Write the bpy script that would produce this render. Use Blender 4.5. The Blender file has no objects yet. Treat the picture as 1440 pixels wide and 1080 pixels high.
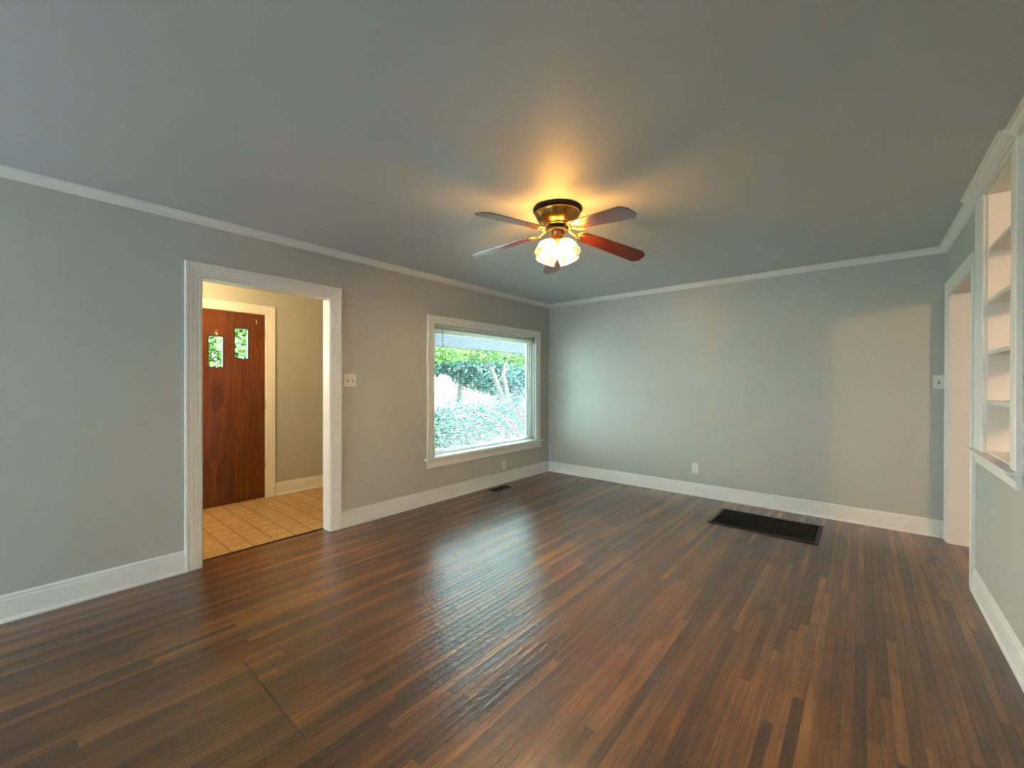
import bpy, bmesh, math, random
from mathutils import Vector, Matrix

scene = bpy.context.scene
COL = scene.collection
R = math.radians
H = 2.44            # ceiling height
W = 4.065           # room width (x), left wall at x = 0, back wall at y = 0
YR = -8.5           # rear wall, behind the camera

# ---------------------------------------------------------------- camera
cam = bpy.data.cameras.new('camera')
cam_ob = bpy.data.objects.new('camera', cam)
COL.objects.link(cam_ob)
cam.sensor_width = 36.0
cam.lens = 580.04 / 1440 * 36.0
cam.clip_start = 0.05
yaw, pitch, roll = 0.7038, -0.0029, 0.0021
d = Vector((-math.sin(yaw) * math.cos(pitch), math.cos(yaw) * math.cos(pitch), math.sin(pitch)))
r = Vector((math.cos(yaw), math.sin(yaw), 0))
u = r.cross(d)
r2 = r * math.cos(roll) + u * math.sin(roll)
u2 = -r * math.sin(roll) + u * math.cos(roll)
m = Matrix((r2, u2, -d)).transposed().to_4x4()
m.translation = Vector((3.5241, -4.9823, 1.2955))
cam_ob.matrix_world = m
scene.camera = cam_ob

# ---------------------------------------------------------------- world, sun, large lights, exposure
world = bpy.data.worlds.new('world')
scene.world = world
world.use_nodes = True
bg = world.node_tree.nodes['Background']
bg.inputs[0].default_value = (0.68, 0.89, 1.0, 1)
bg.inputs[1].default_value = 16.0

def lamp(name, kind, loc, energy, color, **kw):
    L = bpy.data.lights.new(name, kind)
    L.energy = energy
    L.color = color
    for k, v in kw.items():
        if k != 'aim':
            setattr(L, k, v)
    o = bpy.data.objects.new(name, L)
    COL.objects.link(o)
    o.location = loc
    if 'aim' in kw:
        o.rotation_euler = (Vector(kw['aim']) - Vector(loc)).to_track_quat('-Z', 'Y').to_euler()
    return o

lamp('sun', 'SUN', (10, 4, 20), 34.0, (0.92, 0.97, 0.95), angle=R(1.5), aim=(10 - 6.0, 4 - 1.2, 20 - 8.5))
# warm ceiling lamp of the room beyond the doorway and the open shelves, and the one of the entry hall
lamp('side_room_lamp', 'POINT', (6.2, -3.3, 2.30), 125, (1.0, 0.60, 0.30), shadow_soft_size=0.16)
lamp('hall_lamp', 'POINT', (-0.80, -4.35, 2.24), 50, (1.0, 0.66, 0.30), shadow_soft_size=0.09)

vs = scene.view_settings
scene.display_settings.display_device = 'sRGB'
vs.view_transform = 'Standard'
vs.look = 'None'
vs.gamma = 1
vs.use_curve_mapping = False
vs.exposure = 0.35

# ---------------------------------------------------------------- material helpers
def srgb(*c):
    f = lambda v: v / 12.92 if v <= 0.04045 else ((v + 0.055) / 1.055) ** 2.4
    return tuple(f(x / 255) for x in c) + (1,)

class NT:
    def __init__(s, name):
        s.mat = bpy.data.materials.new(name)
        s.mat.use_nodes = True
        s.t = s.mat.node_tree
        s.b = s.t.nodes['Principled BSDF']
        s.out = s.t.nodes['Material Output']
    def n(s, typ, **kw):
        x = s.t.nodes.new(typ)
        for k, v in kw.items():
            setattr(x, k, v)
        return x
    def put(s, sock, v):
        if hasattr(v, 'is_output') or isinstance(v, bpy.types.NodeSocket):
            s.t.links.new(v, sock)
        else:
            sock.default_value = v
    def math(s, op, a, b=0.0, c=0.0, clamp=False):
        x = s.n('ShaderNodeMath', operation=op, use_clamp=clamp)
        s.put(x.inputs[0], a); s.put(x.inputs[1], b); s.put(x.inputs[2], c)
        return x.outputs[0]
    def pos(s):
        return s.n('ShaderNodeNewGeometry').outputs['Position']
    def xyz(s, v):
        x = s.n('ShaderNodeSeparateXYZ'); s.put(x.inputs[0], v)
        return x.outputs
    def vec(s, a, b, c):
        x = s.n('ShaderNodeCombineXYZ')
        for i, v in enumerate((a, b, c)):
            s.put(x.inputs[i], v)
        return x.outputs[0]
    def noise(s, v, scale, detail=2.0, rough=0.5, dist=0.0):
        x = s.n('ShaderNodeTexNoise')
        s.put(x.inputs['Vector'], v)
        x.inputs['Scale'].default_value = scale
        x.inputs['Detail'].default_value = detail
        x.inputs['Roughness'].default_value = rough
        x.inputs['Distortion'].default_value = dist
        return x.outputs[0]
    def white(s, v):
        x = s.n('ShaderNodeTexWhiteNoise', noise_dimensions='3D')
        s.put(x.inputs['Vector'], v)
        return x.outputs[0]
    def ramp(s, f, stops, interp='LINEAR'):
        x = s.n('ShaderNodeValToRGB')
        cr = x.color_ramp
        cr.interpolation = interp
        while len(cr.elements) < len(stops):
            cr.elements.new(0.5)
        for e, (p, c) in zip(cr.elements, stops):
            e.position = p
            e.color = c if len(c) == 4 else tuple(c) + (1,)
        s.put(x.inputs[0], f)
        return x.outputs[0]
    def mix(s, f, a, b, mode='MIX'):
        x = s.n('ShaderNodeMix', data_type='RGBA', blend_type=mode)
        s.put(x.inputs[0], f); s.put(x.inputs[6], a); s.put(x.inputs[7], b)
        return x.outputs[2]
    def maprange(s, v, a, b, c, e):
        x = s.n('ShaderNodeMapRange')
        for i, q in enumerate((v, a, b, c, e)):
            s.put(x.inputs[i], q)
        return x.outputs[0]
    def bump(s, h, strength, dist=0.001):
        x = s.n('ShaderNodeBump')
        x.inputs['Strength'].default_value = strength
        x.inputs['Distance'].default_value = dist
        s.put(x.inputs['Height'], h)
        s.t.links.new(x.outputs[0], s.b.inputs['Normal'])
    def set(s, **kw):
        for k, v in kw.items():
            s.put(s.b.inputs[k.replace('_', ' ')], v)
        return s

def paint(name, col, rough=0.6, peel=0.25, scale=260, var=0.03, spec=0.4):
    t = NT(name)
    p = t.pos()
    n1 = t.noise(p, 1.3, 3)
    k = t.maprange(n1, 0.3, 0.7, 1 - var, 1 + var)
    t.set(Base_Color=t.mix(1.0, col, t.vec(k, k, k), 'MULTIPLY'), Roughness=rough)
    t.b.inputs['Specular IOR Level'].default_value = spec
    t.bump(t.noise(p, scale, 2), peel, 0.0006)
    return t.mat

def metal(name, col, rough, metallic=1.0, var=0.01):
    t = NT(name)
    n1 = t.noise(t.pos(), 4, 2)
    t.set(Base_Color=col, Metallic=metallic, Roughness=t.maprange(n1, 0.3, 0.7, max(0.02, rough - var * 0.5), rough + var * 0.5))
    return t.mat

M = {}
M['wall'] = paint('wall_paint', srgb(190, 191, 183), 0.55)
M['ceiling'] = paint('ceiling_paint', srgb(206, 211, 210), 0.5, 0.5, 170)
M['trim'] = paint('trim_paint', srgb(240, 238, 232), 0.38, 0.08, 90, 0.015)
M['plastic'] = paint('white_plastic', srgb(236, 232, 222), 0.3, 0.0, 50, 0.0)
M['slot'] = paint('dark_slot', srgb(52, 46, 40), 0.6, 0.0, 50, 0.0)
M['slat'] = paint('blind_slat_enamel', srgb(206, 208, 204), 0.4, 0.0, 50, 0.0)
M['rail'] = paint('blind_rail_enamel', srgb(205, 202, 194), 0.4, 0.0, 50, 0.0)
M['wand'] = paint('smoky_acrylic', srgb(120, 124, 122), 0.25, 0.0, 50, 0.0)
M['brass'] = metal('antique_brass', srgb(178, 140, 78), 0.28)
M['brass_bright'] = metal('polished_brass', srgb(232, 196, 120), 0.2)
M['copper'] = metal('antique_copper', srgb(168, 120, 92), 0.3)
M['black'] = paint('black_enamel', srgb(16, 14, 13), 0.6, 0.0, 50, 0.0, 0.2)
M['steel'] = metal('painted_hinge_steel', srgb(206, 196, 172), 0.35, 0.4)
M['iron'] = metal('brown_black_steel', srgb(34, 27, 22), 0.45, 0.5)
M['void'] = paint('duct_black', srgb(12, 10, 9), 0.9, 0.0, 50, 0.0)
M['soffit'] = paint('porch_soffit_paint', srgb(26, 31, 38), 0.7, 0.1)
M['outside_wall'] = paint('outside_siding_paint', srgb(206, 204, 196), 0.7, 0.1)
M['pale_wall'] = paint('sunlit_garden_wall', srgb(190, 188, 182), 0.8, 0.1)

def mat_floor():
    t = NT('strip_oak_floor')
    p = t.pos()
    x, y, z = t.xyz(p)
    wob = t.math('MULTIPLY', t.math('SUBTRACT', t.noise(t.vec(0, t.math('MULTIPLY', y, 0.5), 0), 1.0), 0.5), 0.004)
    # a patch of wider boards let into the floor
    inp = t.math('MULTIPLY', t.math('LESS_THAN', y, -4.33),
                 t.math('MULTIPLY', t.math('GREATER_THAN', x, 1.318), t.math('LESS_THAN', x, 1.955)))
    bw = t.math('ADD', 0.0385, t.math('MULTIPLY', inp, 0.026))
    xb = t.math('DIVIDE', t.math('ADD', x, wob), bw)
    bid = t.math('ADD', t.math('FLOOR', xb), t.math('MULTIPLY', inp, 300.0))
    fx = t.math('FRACT', xb)
    r1 = t.white(t.vec(bid, 3.1, 7.7))
    length = t.math('ADD', 0.55, t.math('MULTIPLY', r1, 1.5))
    yb = t.math('DIVIDE', t.math('ADD', y, t.math('MULTIPLY', r1, 37.0)), length)
    sid = t.math('FLOOR', yb)
    fy = t.math('FRACT', yb)
    rnd = t.white(t.vec(bid, sid, 1.5))
    rnd2 = t.white(t.vec(bid, sid, 9.5))
    off = t.math('MULTIPLY', rnd, 40.0)
    # grain drawn out along the boards
    gv = t.vec(t.math('MULTIPLY', x, 110.0), t.math('ADD', t.math('MULTIPLY', y, 4.0), off), off)
    g1 = t.noise(gv, 1.0, 4, 0.6, 0.6)
    gv2 = t.vec(t.math('MULTIPLY', x, 26.0), t.math('ADD', t.math('MULTIPLY', y, 1.6), off), off)
    g2 = t.noise(gv2, 1.0, 3, 0.55, 1.4)
    tone = t.math('ADD', t.math('MULTIPLY', rnd, 0.56), t.math('MULTIPLY', t.math('SUBTRACT', g2, 0.5), 0.65))
    tone = t.math('ADD', tone, t.math('MULTIPLY', t.math('SUBTRACT', g1, 0.5), 0.6))
    wear = t.noise(p, 1.1, 4, 0.6)
    tone = t.math('ADD', tone, t.math('MULTIPLY', t.math('SUBTRACT', wear, 0.5), 0.75))
    tone = t.math('ADD', tone, 0.18)
    col = t.ramp(tone, [(0.0, srgb(44, 26, 15)), (0.2, srgb(70, 43, 25)), (0.42, srgb(100, 65, 38)),
                        (0.64, srgb(128, 87, 50)), (0.86, srgb(164, 119, 70)), (1.0, srgb(190, 146, 92))])
    red = t.mix(t.math('MULTIPLY', rnd2, 0.30), col, srgb(98, 60, 38), 'MIX')
    # worn, greyer areas and dark spots
    wear2 = t.maprange(t.noise(p, 0.9, 5, 0.65), 0.5, 0.72, 0.0, 0.40)
    col = t.mix(wear2, red, srgb(122, 98, 78))
    spots = t.maprange(t.noise(t.vec(x, t.math('MULTIPLY', y, 0.8), 0), 34, 2, 0.5), 0.735, 0.77, 0.0, 0.8)
    col = t.mix(spots, col, srgb(40, 24, 16))
    col = t.mix(t.math('MULTIPLY', inp, 0.38), col, srgb(88, 66, 46))
    # joints
    ex = t.math('MINIMUM', fx, t.math('SUBTRACT', 1.0, fx))
    jx = t.maprange(t.math('MULTIPLY', ex, bw), 0.0003, 0.0016, 1.0, 0.0)
    ey = t.math('MULTIPLY', t.math('MINIMUM', fy, t.math('SUBTRACT', 1.0, fy)), length)
    jy = t.maprange(ey, 0.0004, 0.0018, 1.0, 0.0)
    inx = t.math('MULTIPLY', t.math('GREATER_THAN', x, 1.318), t.math('LESS_THAN', x, 1.985))
    seam = t.math('MULTIPLY', inx, t.maprange(t.math('ABSOLUTE', t.math('ADD', y, 4.33)), 0.001, 0.004, 1.0, 0.0))
    joint = t.math('MAXIMUM', t.math('MAXIMUM', jx, jy), seam)
    jvar = t.maprange(t.white(t.vec(bid, 5.0, 2.0)), 0.0, 1.0, 0.25, 0.8)
    col = t.mix(t.math('MULTIPLY', joint, t.math('MAXIMUM', jvar, seam)), col, srgb(34, 20, 12))
    col = t.mix(1.0, col, FLOOR_TINT, 'MULTIPLY')
    t.set(Base_Color=col, Roughness=0.42)
    t.b.inputs['Specular IOR Level'].default_value = 0.5
    t.put(t.b.inputs['Coat Weight'], t.math('MULTIPLY', 0.85, t.math('SUBTRACT', 1.0, t.math('MULTIPLY', joint, 0.85))))
    t.b.inputs['Coat Roughness'].default_value = 0.2
    t.b.inputs['Coat IOR'].default_value = 1.6
    # cupped boards, fine scratches
    cup = t.math('MULTIPLY', t.math('POWER', t.math('SUBTRACT', fx, 0.5), 2.0), 1.6)
    tilt = t.math('MULTIPLY', t.math('SUBTRACT', fx, 0.5), t.math('SUBTRACT', t.white(t.vec(bid, sid, 4.4)), 0.5))
    h = t.math('ADD', cup, t.math('MULTIPLY', tilt, 0.9))
    h = t.math('ADD', h, t.math('MULTIPLY', t.noise(t.vec(t.math('MULTIPLY', x, 80.0), t.math('MULTIPLY', y, 34.0), 0), 1.0, 3), 2.1))
    h = t.math('SUBTRACT', h, t.math('MULTIPLY', joint, 1.6))
    x_ = t.n('ShaderNodeBump')
    x_.inputs['Strength'].default_value = 0.9
    x_.inputs['Distance'].default_value = 0.0012
    t.put(x_.inputs['Height'], h)
    t.t.links.new(x_.outputs[0], t.b.inputs['Normal'])
    t.t.links.new(x_.outputs[0], t.b.inputs['Coat Normal'])
    return t.mat
FLOOR_TINT = (1.02, 0.80, 0.47, 1)
M['floor'] = mat_floor()

def mat_vinyl():
    t = NT('tan_vinyl_tile')
    p = t.pos()
    x, y, z = t.xyz(p)
    s = 0.155
    xt = t.math('DIVIDE', t.math('ADD', x, 0.12), s)
    yt = t.math('DIVIDE', t.math('ADD', y, 3.97), s)
    ix, iy = t.math('FLOOR', xt), t.math('FLOOR', yt)
    fx, fy = t.math('FRACT', xt), t.math('FRACT', yt)
    edge = lambda f: t.math('MINIMUM', f, t.math('SUBTRACT', 1.0, f))
    odd = t.math('FRACT', t.math('MULTIPLY', t.math('ADD', iy, 60.0), 0.5))
    fx2 = t.math('FRACT', t.math('MULTIPLY', xt, 2.0))
    line1 = t.maprange(t.math('MINIMUM', edge(fx), edge(fy)), 0.0, 0.07, 1.0, 0.0)
    line2 = t.math('MULTIPLY', t.math('GREATER_THAN', odd, 0.25), t.maprange(edge(fx2), 0.0, 0.16, 0.55, 0.0))
    blot = t.noise(p, 22, 4, 0.6)
    line = t.math('MULTIPLY', t.math('MAXIMUM', line1, line2), t.maprange(blot, 0.3, 0.55, 0.35, 1.0))
    col = t.ramp(blot, [(0.3, srgb(166, 132, 88)), (0.55, srgb(190, 158, 112)), (0.75, srgb(204, 176, 134))])
    tv = t.maprange(t.white(t.vec(ix, iy, 0.5)), 0, 1, 0.92, 1.06)
    col = t.mix(1.0, col, t.vec(tv, tv, tv), 'MULTIPLY')
    col = t.mix(line, col, srgb(118, 84, 46))
    t.set(Base_Color=col, Roughness=0.42)
    t.bump(t.math('MULTIPLY', line, -1.0), 0.2, 0.001)
    return t.mat
M['vinyl'] = mat_vinyl()

def mat_door():
    t = NT('stained_birch_door')
    p = t.pos()
    x, y, z = t.xyz(p)
    gv = t.vec(0, t.math('MULTIPLY', y, 14.0), t.math('MULTIPLY', z, 1.2))
    g = t.noise(gv, 1.0, 4, 0.55, 2.2)
    f = t.noise(t.vec(0, t.math('MULTIPLY', y, 120.0), t.math('MULTIPLY', z, 5.0)), 1.0, 3)
    k = t.math('ADD', g, t.math('MULTIPLY', t.math('SUBTRACT', f, 0.5), 0.35))
    col = t.ramp(k, [(0.25, srgb(82, 38, 10)), (0.5, srgb(106, 52, 15)), (0.72, srgb(130, 70, 24))])
    def oval(cy, cz, ry, rz):
        a = t.math('POWER', t.math('DIVIDE', t.math('SUBTRACT', y, cy), ry), 2.0)
        b = t.math('POWER', t.math('DIVIDE', t.math('SUBTRACT', z, cz), rz), 2.0)
        q = t.math('ADD', t.math('SQRT', t.math('ADD', a, b)), t.math('MULTIPLY', t.math('SUBTRACT', g, 0.5), 0.35))
        return t.math('MAXIMUM', t.maprange(q, 0.95, 1.05, 0.35, 0.0), t.maprange(t.math('ABSOLUTE', t.math('SUBTRACT', q, 0.98)), 0.0, 0.07, 0.55, 0.0))
    st = t.math('MAXIMUM', oval(-3.62, 0.20, 0.085, 0.33), oval(-3.80, 0.18, 0.07, 0.30))
    st = t.math('MAXIMUM', st, oval(-3.70, 1.15, 0.06, 0.16))
    low = t.maprange(z, 0.0, 0.12, 0.45, 0.0)
    col = t.mix(t.math('MAXIMUM', st, low), col, srgb(40, 14, 6))
    t.set(Base_Color=col, Roughness=0.30)
    t.b.inputs['Coat Weight'].default_value = 0.3
    t.bump(f, 0.06, 0.0006)
    return t.mat
M['door'] = mat_door()
M['dark_wood'] = paint('dark_stained_wood', srgb(40, 20, 10), 0.5, 0.1)

def mat_blade():
    t = NT('mahogany_blade_veneer')
    tc = t.n('ShaderNodeTexCoord').outputs['Object']
    x, y, z = t.xyz(tc)
    g = t.noise(t.vec(t.math('MULTIPLY', x, 5.0), t.math('MULTIPLY', y, 90.0), 0), 1.0, 4, 0.6, 0.8)
    col = t.ramp(g, [(0.3, srgb(70, 24, 16)), (0.55, srgb(108, 42, 28)), (0.75, srgb(134, 60, 40))])
    t.set(Base_Color=col, Roughness=0.3)
    t.b.inputs['Specular IOR Level'].default_value = 0.6
    t.b.inputs['Coat Weight'].default_value = 1.0
    t.b.inputs['Coat IOR'].default_value = 1.75
    t.b.inputs['Coat Roughness'].default_value = 0.2
    return t.mat
M['blade'] = mat_blade()

def mat_glass(name, tint=(1, 1, 1, 1), refl=0.06):
    t = NT(name)
    t.t.nodes.remove(t.b)
    tr = t.n('ShaderNodeBsdfTransparent'); tr.inputs[0].default_value = tint
    gl = t.n('ShaderNodeBsdfGlossy'); gl.inputs['Roughness'].default_value = 0.02
    fr = t.n('ShaderNodeFresnel'); fr.inputs[0].default_value = 1.45
    mx = t.n('ShaderNodeMixShader')
    n = t.noise(t.pos(), 3.0)
    back = t.n('ShaderNodeNewGeometry').outputs['Backfacing']
    k = t.math('MULTIPLY', fr.outputs[0], t.math('SUBTRACT', 1.0, back))     # no internal mirror inside the thin pane
    t.put(mx.inputs[0], t.math('MULTIPLY', k, t.maprange(n, 0, 1, 0.9, 1.0)))
    t.t.links.new(tr.outputs[0], mx.inputs[1]); t.t.links.new(gl.outputs[0], mx.inputs[2])
    t.t.links.new(mx.outputs[0], t.out.inputs[0])
    return t.mat
M['glass'] = mat_glass('window_glass', (0.93, 0.98, 0.97, 1))

def mat_shade():
    t = NT('frosted_lamp_glass')
    t.t.nodes.remove(t.b)
    tl = t.n('ShaderNodeBsdfTranslucent'); tl.inputs[0].default_value = (0.86, 0.76, 0.52, 1)
    tr = t.n('ShaderNodeBsdfTransparent'); tr.inputs[0].default_value = (1.0, 0.82, 0.52, 1)
    gl = t.n('ShaderNodeBsdfGlossy'); gl.inputs['Roughness'].default_value = 0.15
    m1 = t.n('ShaderNodeMixShader'); m2 = t.n('ShaderNodeMixShader')
    n = t.noise(t.pos(), 30)
    t.put(m1.inputs[0], t.maprange(n, 0.3, 0.7, 0.24, 0.29))
    t.t.links.new(tl.outputs[0], m1.inputs[1]); t.t.links.new(tr.outputs[0], m1.inputs[2])
    m2.inputs[0].default_value = 0.05
    t.t.links.new(m1.outputs[0], m2.inputs[1]); t.t.links.new(gl.outputs[0], m2.inputs[2])
    t.t.links.new(m2.outputs[0], t.out.inputs[0])
    return t.mat
M['shade'] = mat_shade()

def mat_bulb():
    t = NT('lit_bulb')
    n = t.noise(t.pos(), 5)
    t.set(Base_Color=(1, 0.9, 0.7, 1))
    t.b.inputs['Emission Color'].default_value = (1.0, 0.68, 0.31, 1)
    t.put(t.b.inputs['Emission Strength'], t.maprange(n, 0, 1, BULB * 0.98, BULB * 1.02))
    return t.mat
BULB = 1750.0
M['bulb'] = mat_bulb()

def mat_leaf(name, stops, trans=0.35):
    t = NT(name)
    ri = t.n('ShaderNodeNewGeometry').outputs['Random Per Island']
    col = t.ramp(ri, stops)
    t.set(Base_Color=col, Roughness=0.5)
    tl = t.n('ShaderNodeBsdfTranslucent')
    t.t.links.new(col, tl.inputs[0])
    mx = t.n('ShaderNodeMixShader'); mx.inputs[0].default_value = trans
    t.t.links.new(t.b.outputs[0], mx.inputs[1]); t.t.links.new(tl.outputs[0], mx.inputs[2])
    t.t.links.new(mx.outputs[0], t.out.inputs[0])
    return t.mat
M['hedge'] = mat_leaf('hedge_leaves', [(0, srgb(34, 60, 54)), (0.45, srgb(56, 88, 80)), (0.8, srgb(84, 116, 104)), (1, srgb(170, 190, 176))], 0.2)
M['leaf'] = mat_leaf('tree_leaves', [(0, srgb(38, 68, 24)), (0.5, srgb(74, 110, 40)), (1, srgb(124, 156, 70))], 0.35)
M['leaf_far'] = mat_leaf('far_tree_leaves', [(0, srgb(26, 54, 54)), (0.5, srgb(50, 86, 84)), (1, srgb(88, 124, 118))], 0.3)

def mat_noise(name, c0, c1, scale, rough=0.85):
    t = NT(name)
    n = t.noise(t.pos(), scale, 5, 0.6)
    t.set(Base_Color=t.ramp(n, [(0.3, c0), (0.7, c1)]), Roughness=rough)
    t.bump(n, 0.3, 0.01)
    return t.mat
M['bark'] = mat_noise('tree_bark', srgb(62, 56, 54), srgb(100, 92, 86), 18)
M['lawn'] = mat_noise('front_lawn', srgb(80, 104, 66), srgb(132, 144, 108), 3)
M['roofing'] = mat_noise('roof_shingles', srgb(70, 70, 72), srgb(110, 108, 106), 9)

# ---------------------------------------------------------------- mesh helpers
def box(bm, x0, x1, y0, y1, z0, z1):
    v = [bm.verts.new((x, y, z)) for x in (x0, x1) for y in (y0, y1) for z in (z0, z1)]
    for f in ((0, 1, 3, 2), (4, 6, 7, 5), (0, 4, 5, 1), (2, 3, 7, 6), (0, 2, 6, 4), (1, 5, 7, 3)):
        bm.faces.new([v[i] for i in f])

def obj(name, bm, mat, parent=None, smooth=False, bevel=0.0, loc=None, rot=None, segs=2):
    bmesh.ops.recalc_face_normals(bm, faces=bm.faces[:])
    me = bpy.data.meshes.new(name)
    bm.to_mesh(me)
    bm.free()
    me.materials.append(mat)
    o = bpy.data.objects.new(name, me)
    COL.objects.link(o)
    if parent is not None:
        o.parent = parent
    if loc is not None:
        o.location = loc
    if rot is not None:
        o.rotation_euler = rot
    if smooth:
        for p in me.polygons:
            p.use_smooth = True
    if bevel:
        b = o.modifiers.new('bevel', 'BEVEL')
        b.width = bevel
        b.segments = segs
        b.limit_method = 'ANGLE'
        b.angle_limit = R(40)
    return o

def empty(name, loc=(0, 0, 0), rot=(0, 0, 0), parent=None):
    o = bpy.data.objects.new(name, None)
    COL.objects.link(o)
    o.location = loc
    o.rotation_euler = rot
    o.empty_display_size = 0.1
    if parent is not None:
        o.parent = parent
    return o

def tag(o, label, cat, group=None, kind=None):
    o['label'] = label
    o['category'] = cat
    if group: o['group'] = group
    if kind: o['kind'] = kind
    return o

def struct(o, label=None, cat=None):
    o['kind'] = 'structure'
    if label: o['label'] = label
    if cat: o['category'] = cat
    return o

def new():
    return bmesh.new()

def cuts(a0, a1, holes, k):
    s = {a0, a1}
    for h in holes:
        for q in (h[k], h[k + 1]):
            if a0 < q < a1: s.add(q)
    return sorted(s)

def wall(name, axis, t0, t1, u0, u1, z0, z1, holes, mat, label):
    """Slab normal to `axis` between t0 and t1, with rectangular holes (u0,u1,z0,z1), one connected mesh."""
    bm = new()
    us, zs = cuts(u0, u1, holes, 0), cuts(z0, z1, holes, 2)
    solid = lambda i, j: 0 <= i < len(us) - 1 and 0 <= j < len(zs) - 1 and not any(
        h[0] - 1e-6 <= us[i] and us[i + 1] <= h[1] + 1e-6 and h[2] - 1e-6 <= zs[j] and zs[j + 1] <= h[3] + 1e-6 for h in holes)
    vs_ = {}
    def V(i, j, t):
        if (i, j, t) not in vs_:
            c = (t, us[i], zs[j]) if axis == 'x' else (us[i], t, zs[j])
            vs_[(i, j, t)] = bm.verts.new(c)
        return vs_[(i, j, t)]
    for i in range(len(us) - 1):
        for j in range(len(zs) - 1):
            if not solid(i, j): continue
            for t in (t0, t1):
                bm.faces.new((V(i, j, t), V(i + 1, j, t), V(i + 1, j + 1, t), V(i, j + 1, t)))
            for (di, dj, a, b) in ((-1, 0, (0, 0), (0, 1)), (1, 0, (1, 0), (1, 1)), (0, -1, (0, 0), (1, 0)), (0, 1, (0, 1), (1, 1))):
                if not solid(i + di, j + dj):
                    p, q = (i + a[0], j + a[1]), (i + b[0], j + b[1])
                    bm.faces.new((V(*p, t0), V(*q, t0), V(*q, t1), V(*p, t1)))
    return struct(obj(name, bm, mat), label, 'wall')

def sweep(bm, prof, p0, p1, n, m0=0.0, m1=0.0):
    """Extrude profile [(offset along n, z)] from p0 to p1; m0/m1 mitre factors (1 = inside corner, -1 = outside)."""
    p0, p1, n = Vector(p0), Vector(p1), Vector(n)
    dr = (p1 - p0).normalized()
    ra, rb = [], []
    for o, z in prof:
        ra.append(bm.verts.new(p0 + n * o + Vector((0, 0, z)) + dr * o * m0))
        rb.append(bm.verts.new(p1 + n * o + Vector((0, 0, z)) - dr * o * m1))
    k = len(prof)
    for i in range(k):
        j = (i + 1) % k
        bm.faces.new((ra[i], ra[j], rb[j], rb[i]))
    bm.faces.new(ra[::-1]); bm.faces.new(rb)

def casing(bm, u0, u1, z0, z1, prof, P):
    """Mitred three-sided casing round an opening; prof [(distance from opening, projection)]; P(u,z,t)->xyz."""
    rings = []
    for d_, t_ in prof:
        rings.append([bm.verts.new(P(*q)) for q in ((u0 - d_, z0, t_), (u0 - d_, z1 + d_, t_), (u1 + d_, z1 + d_, t_), (u1 + d_, z0, t_))])
    k = len(prof)
    for i in range(k):
        a, b = rings[i], rings[(i + 1) % k]
        for s in range(3):
            bm.faces.new((a[s], a[s + 1], b[s + 1], b[s]))
    bm.faces.new([q[0] for q in rings]); bm.faces.new([q[3] for q in rings])

def lathe(bm, prof, seg=40, flute=None, cap=False):
    rings = []
    for rr, z in prof:
        ring = []
        for i in range(seg):
            a = 2 * math.pi * i / seg
            q = rr * (flute(a, z) if flute else 1.0)
            ring.append(bm.verts.new((q * math.cos(a), q * math.sin(a), z)))
        rings.append(ring)
    for a, b in zip(rings, rings[1:]):
        for i in range(seg):
            j = (i + 1) % seg
            bm.faces.new((a[i], a[j], b[j], b[i]))
    if cap:
        bm.faces.new(rings[0][::-1]); bm.faces.new(rings[-1])

def tube(bm, pts, rad, seg=8, flat=1.0):
    pts = [Vector(p) for p in pts]
    rads = rad if isinstance(rad, (list, tuple)) else [rad] * len(pts)
    rings = []
    prev = None
    for i, p in enumerate(pts):
        tg = (pts[min(i + 1, len(pts) - 1)] - pts[max(i - 1, 0)]).normalized()
        ref = Vector((0, 0, 1)) if abs(tg.z) < 0.95 else Vector((1, 0, 0))
        a = tg.cross(ref).normalized()
        if prev is not None and a.dot(prev) < 0: a = -a
        prev = a
        b = a.cross(tg).normalized()
        rings.append([bm.verts.new(p + a * math.cos(2 * math.pi * k / seg) * rads[i] + b * math.sin(2 * math.pi * k / seg) * rads[i] * flat) for k in range(seg)])
    for a, b in zip(rings, rings[1:]):
        for k in range(seg):
            j = (k + 1) % seg
            bm.faces.new((a[k], a[j], b[j], b[k]))
    bm.faces.new(rings[0][::-1]); bm.faces.new(rings[-1])

# ---------------------------------------------------------------- room shell
DOOR = (-4.19, -3.27, 0.0, 2.033)
WIN = (-2.135, -0.320, 0.47, 1.932)
RDOOR = (-1.06, -0.135, 0.0, 2.03)
NICHE = (-2.03, -1.45, 0.905, 2.372)
XH = -1.587          # inner face of the front wall in the entry hall
FD = (-4.155, -3.238, 0.0, 2.055)

bm = new(); box(bm, -0.12, 8.9, YR - 0.12, 0.15, -0.12, 0.0)
struct(obj('floor', bm, M['floor']), 'worn narrow strip hardwood floor of the living room', 'floor')
bm = new(); box(bm, XH - 0.15, -0.12, -5.6, -2.3, -0.12, 0.0)
struct(obj('floor_hall', bm, M['vinyl']), 'tan vinyl tile floor of the entry hall', 'floor')
bm = new(); box(bm, -0.12, 8.9, YR - 0.12, 0.15, H, H + 0.25)
struct(obj('ceiling', bm, M['ceiling']), 'plain grey painted ceiling', 'ceiling')
bm = new(); box(bm, XH - 0.15, -0.12, -5.6, -2.3, H, H + 0.25)
struct(obj('ceiling_hall', bm, M['ceiling']), 'ceiling of the entry hall', 'ceiling')

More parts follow.
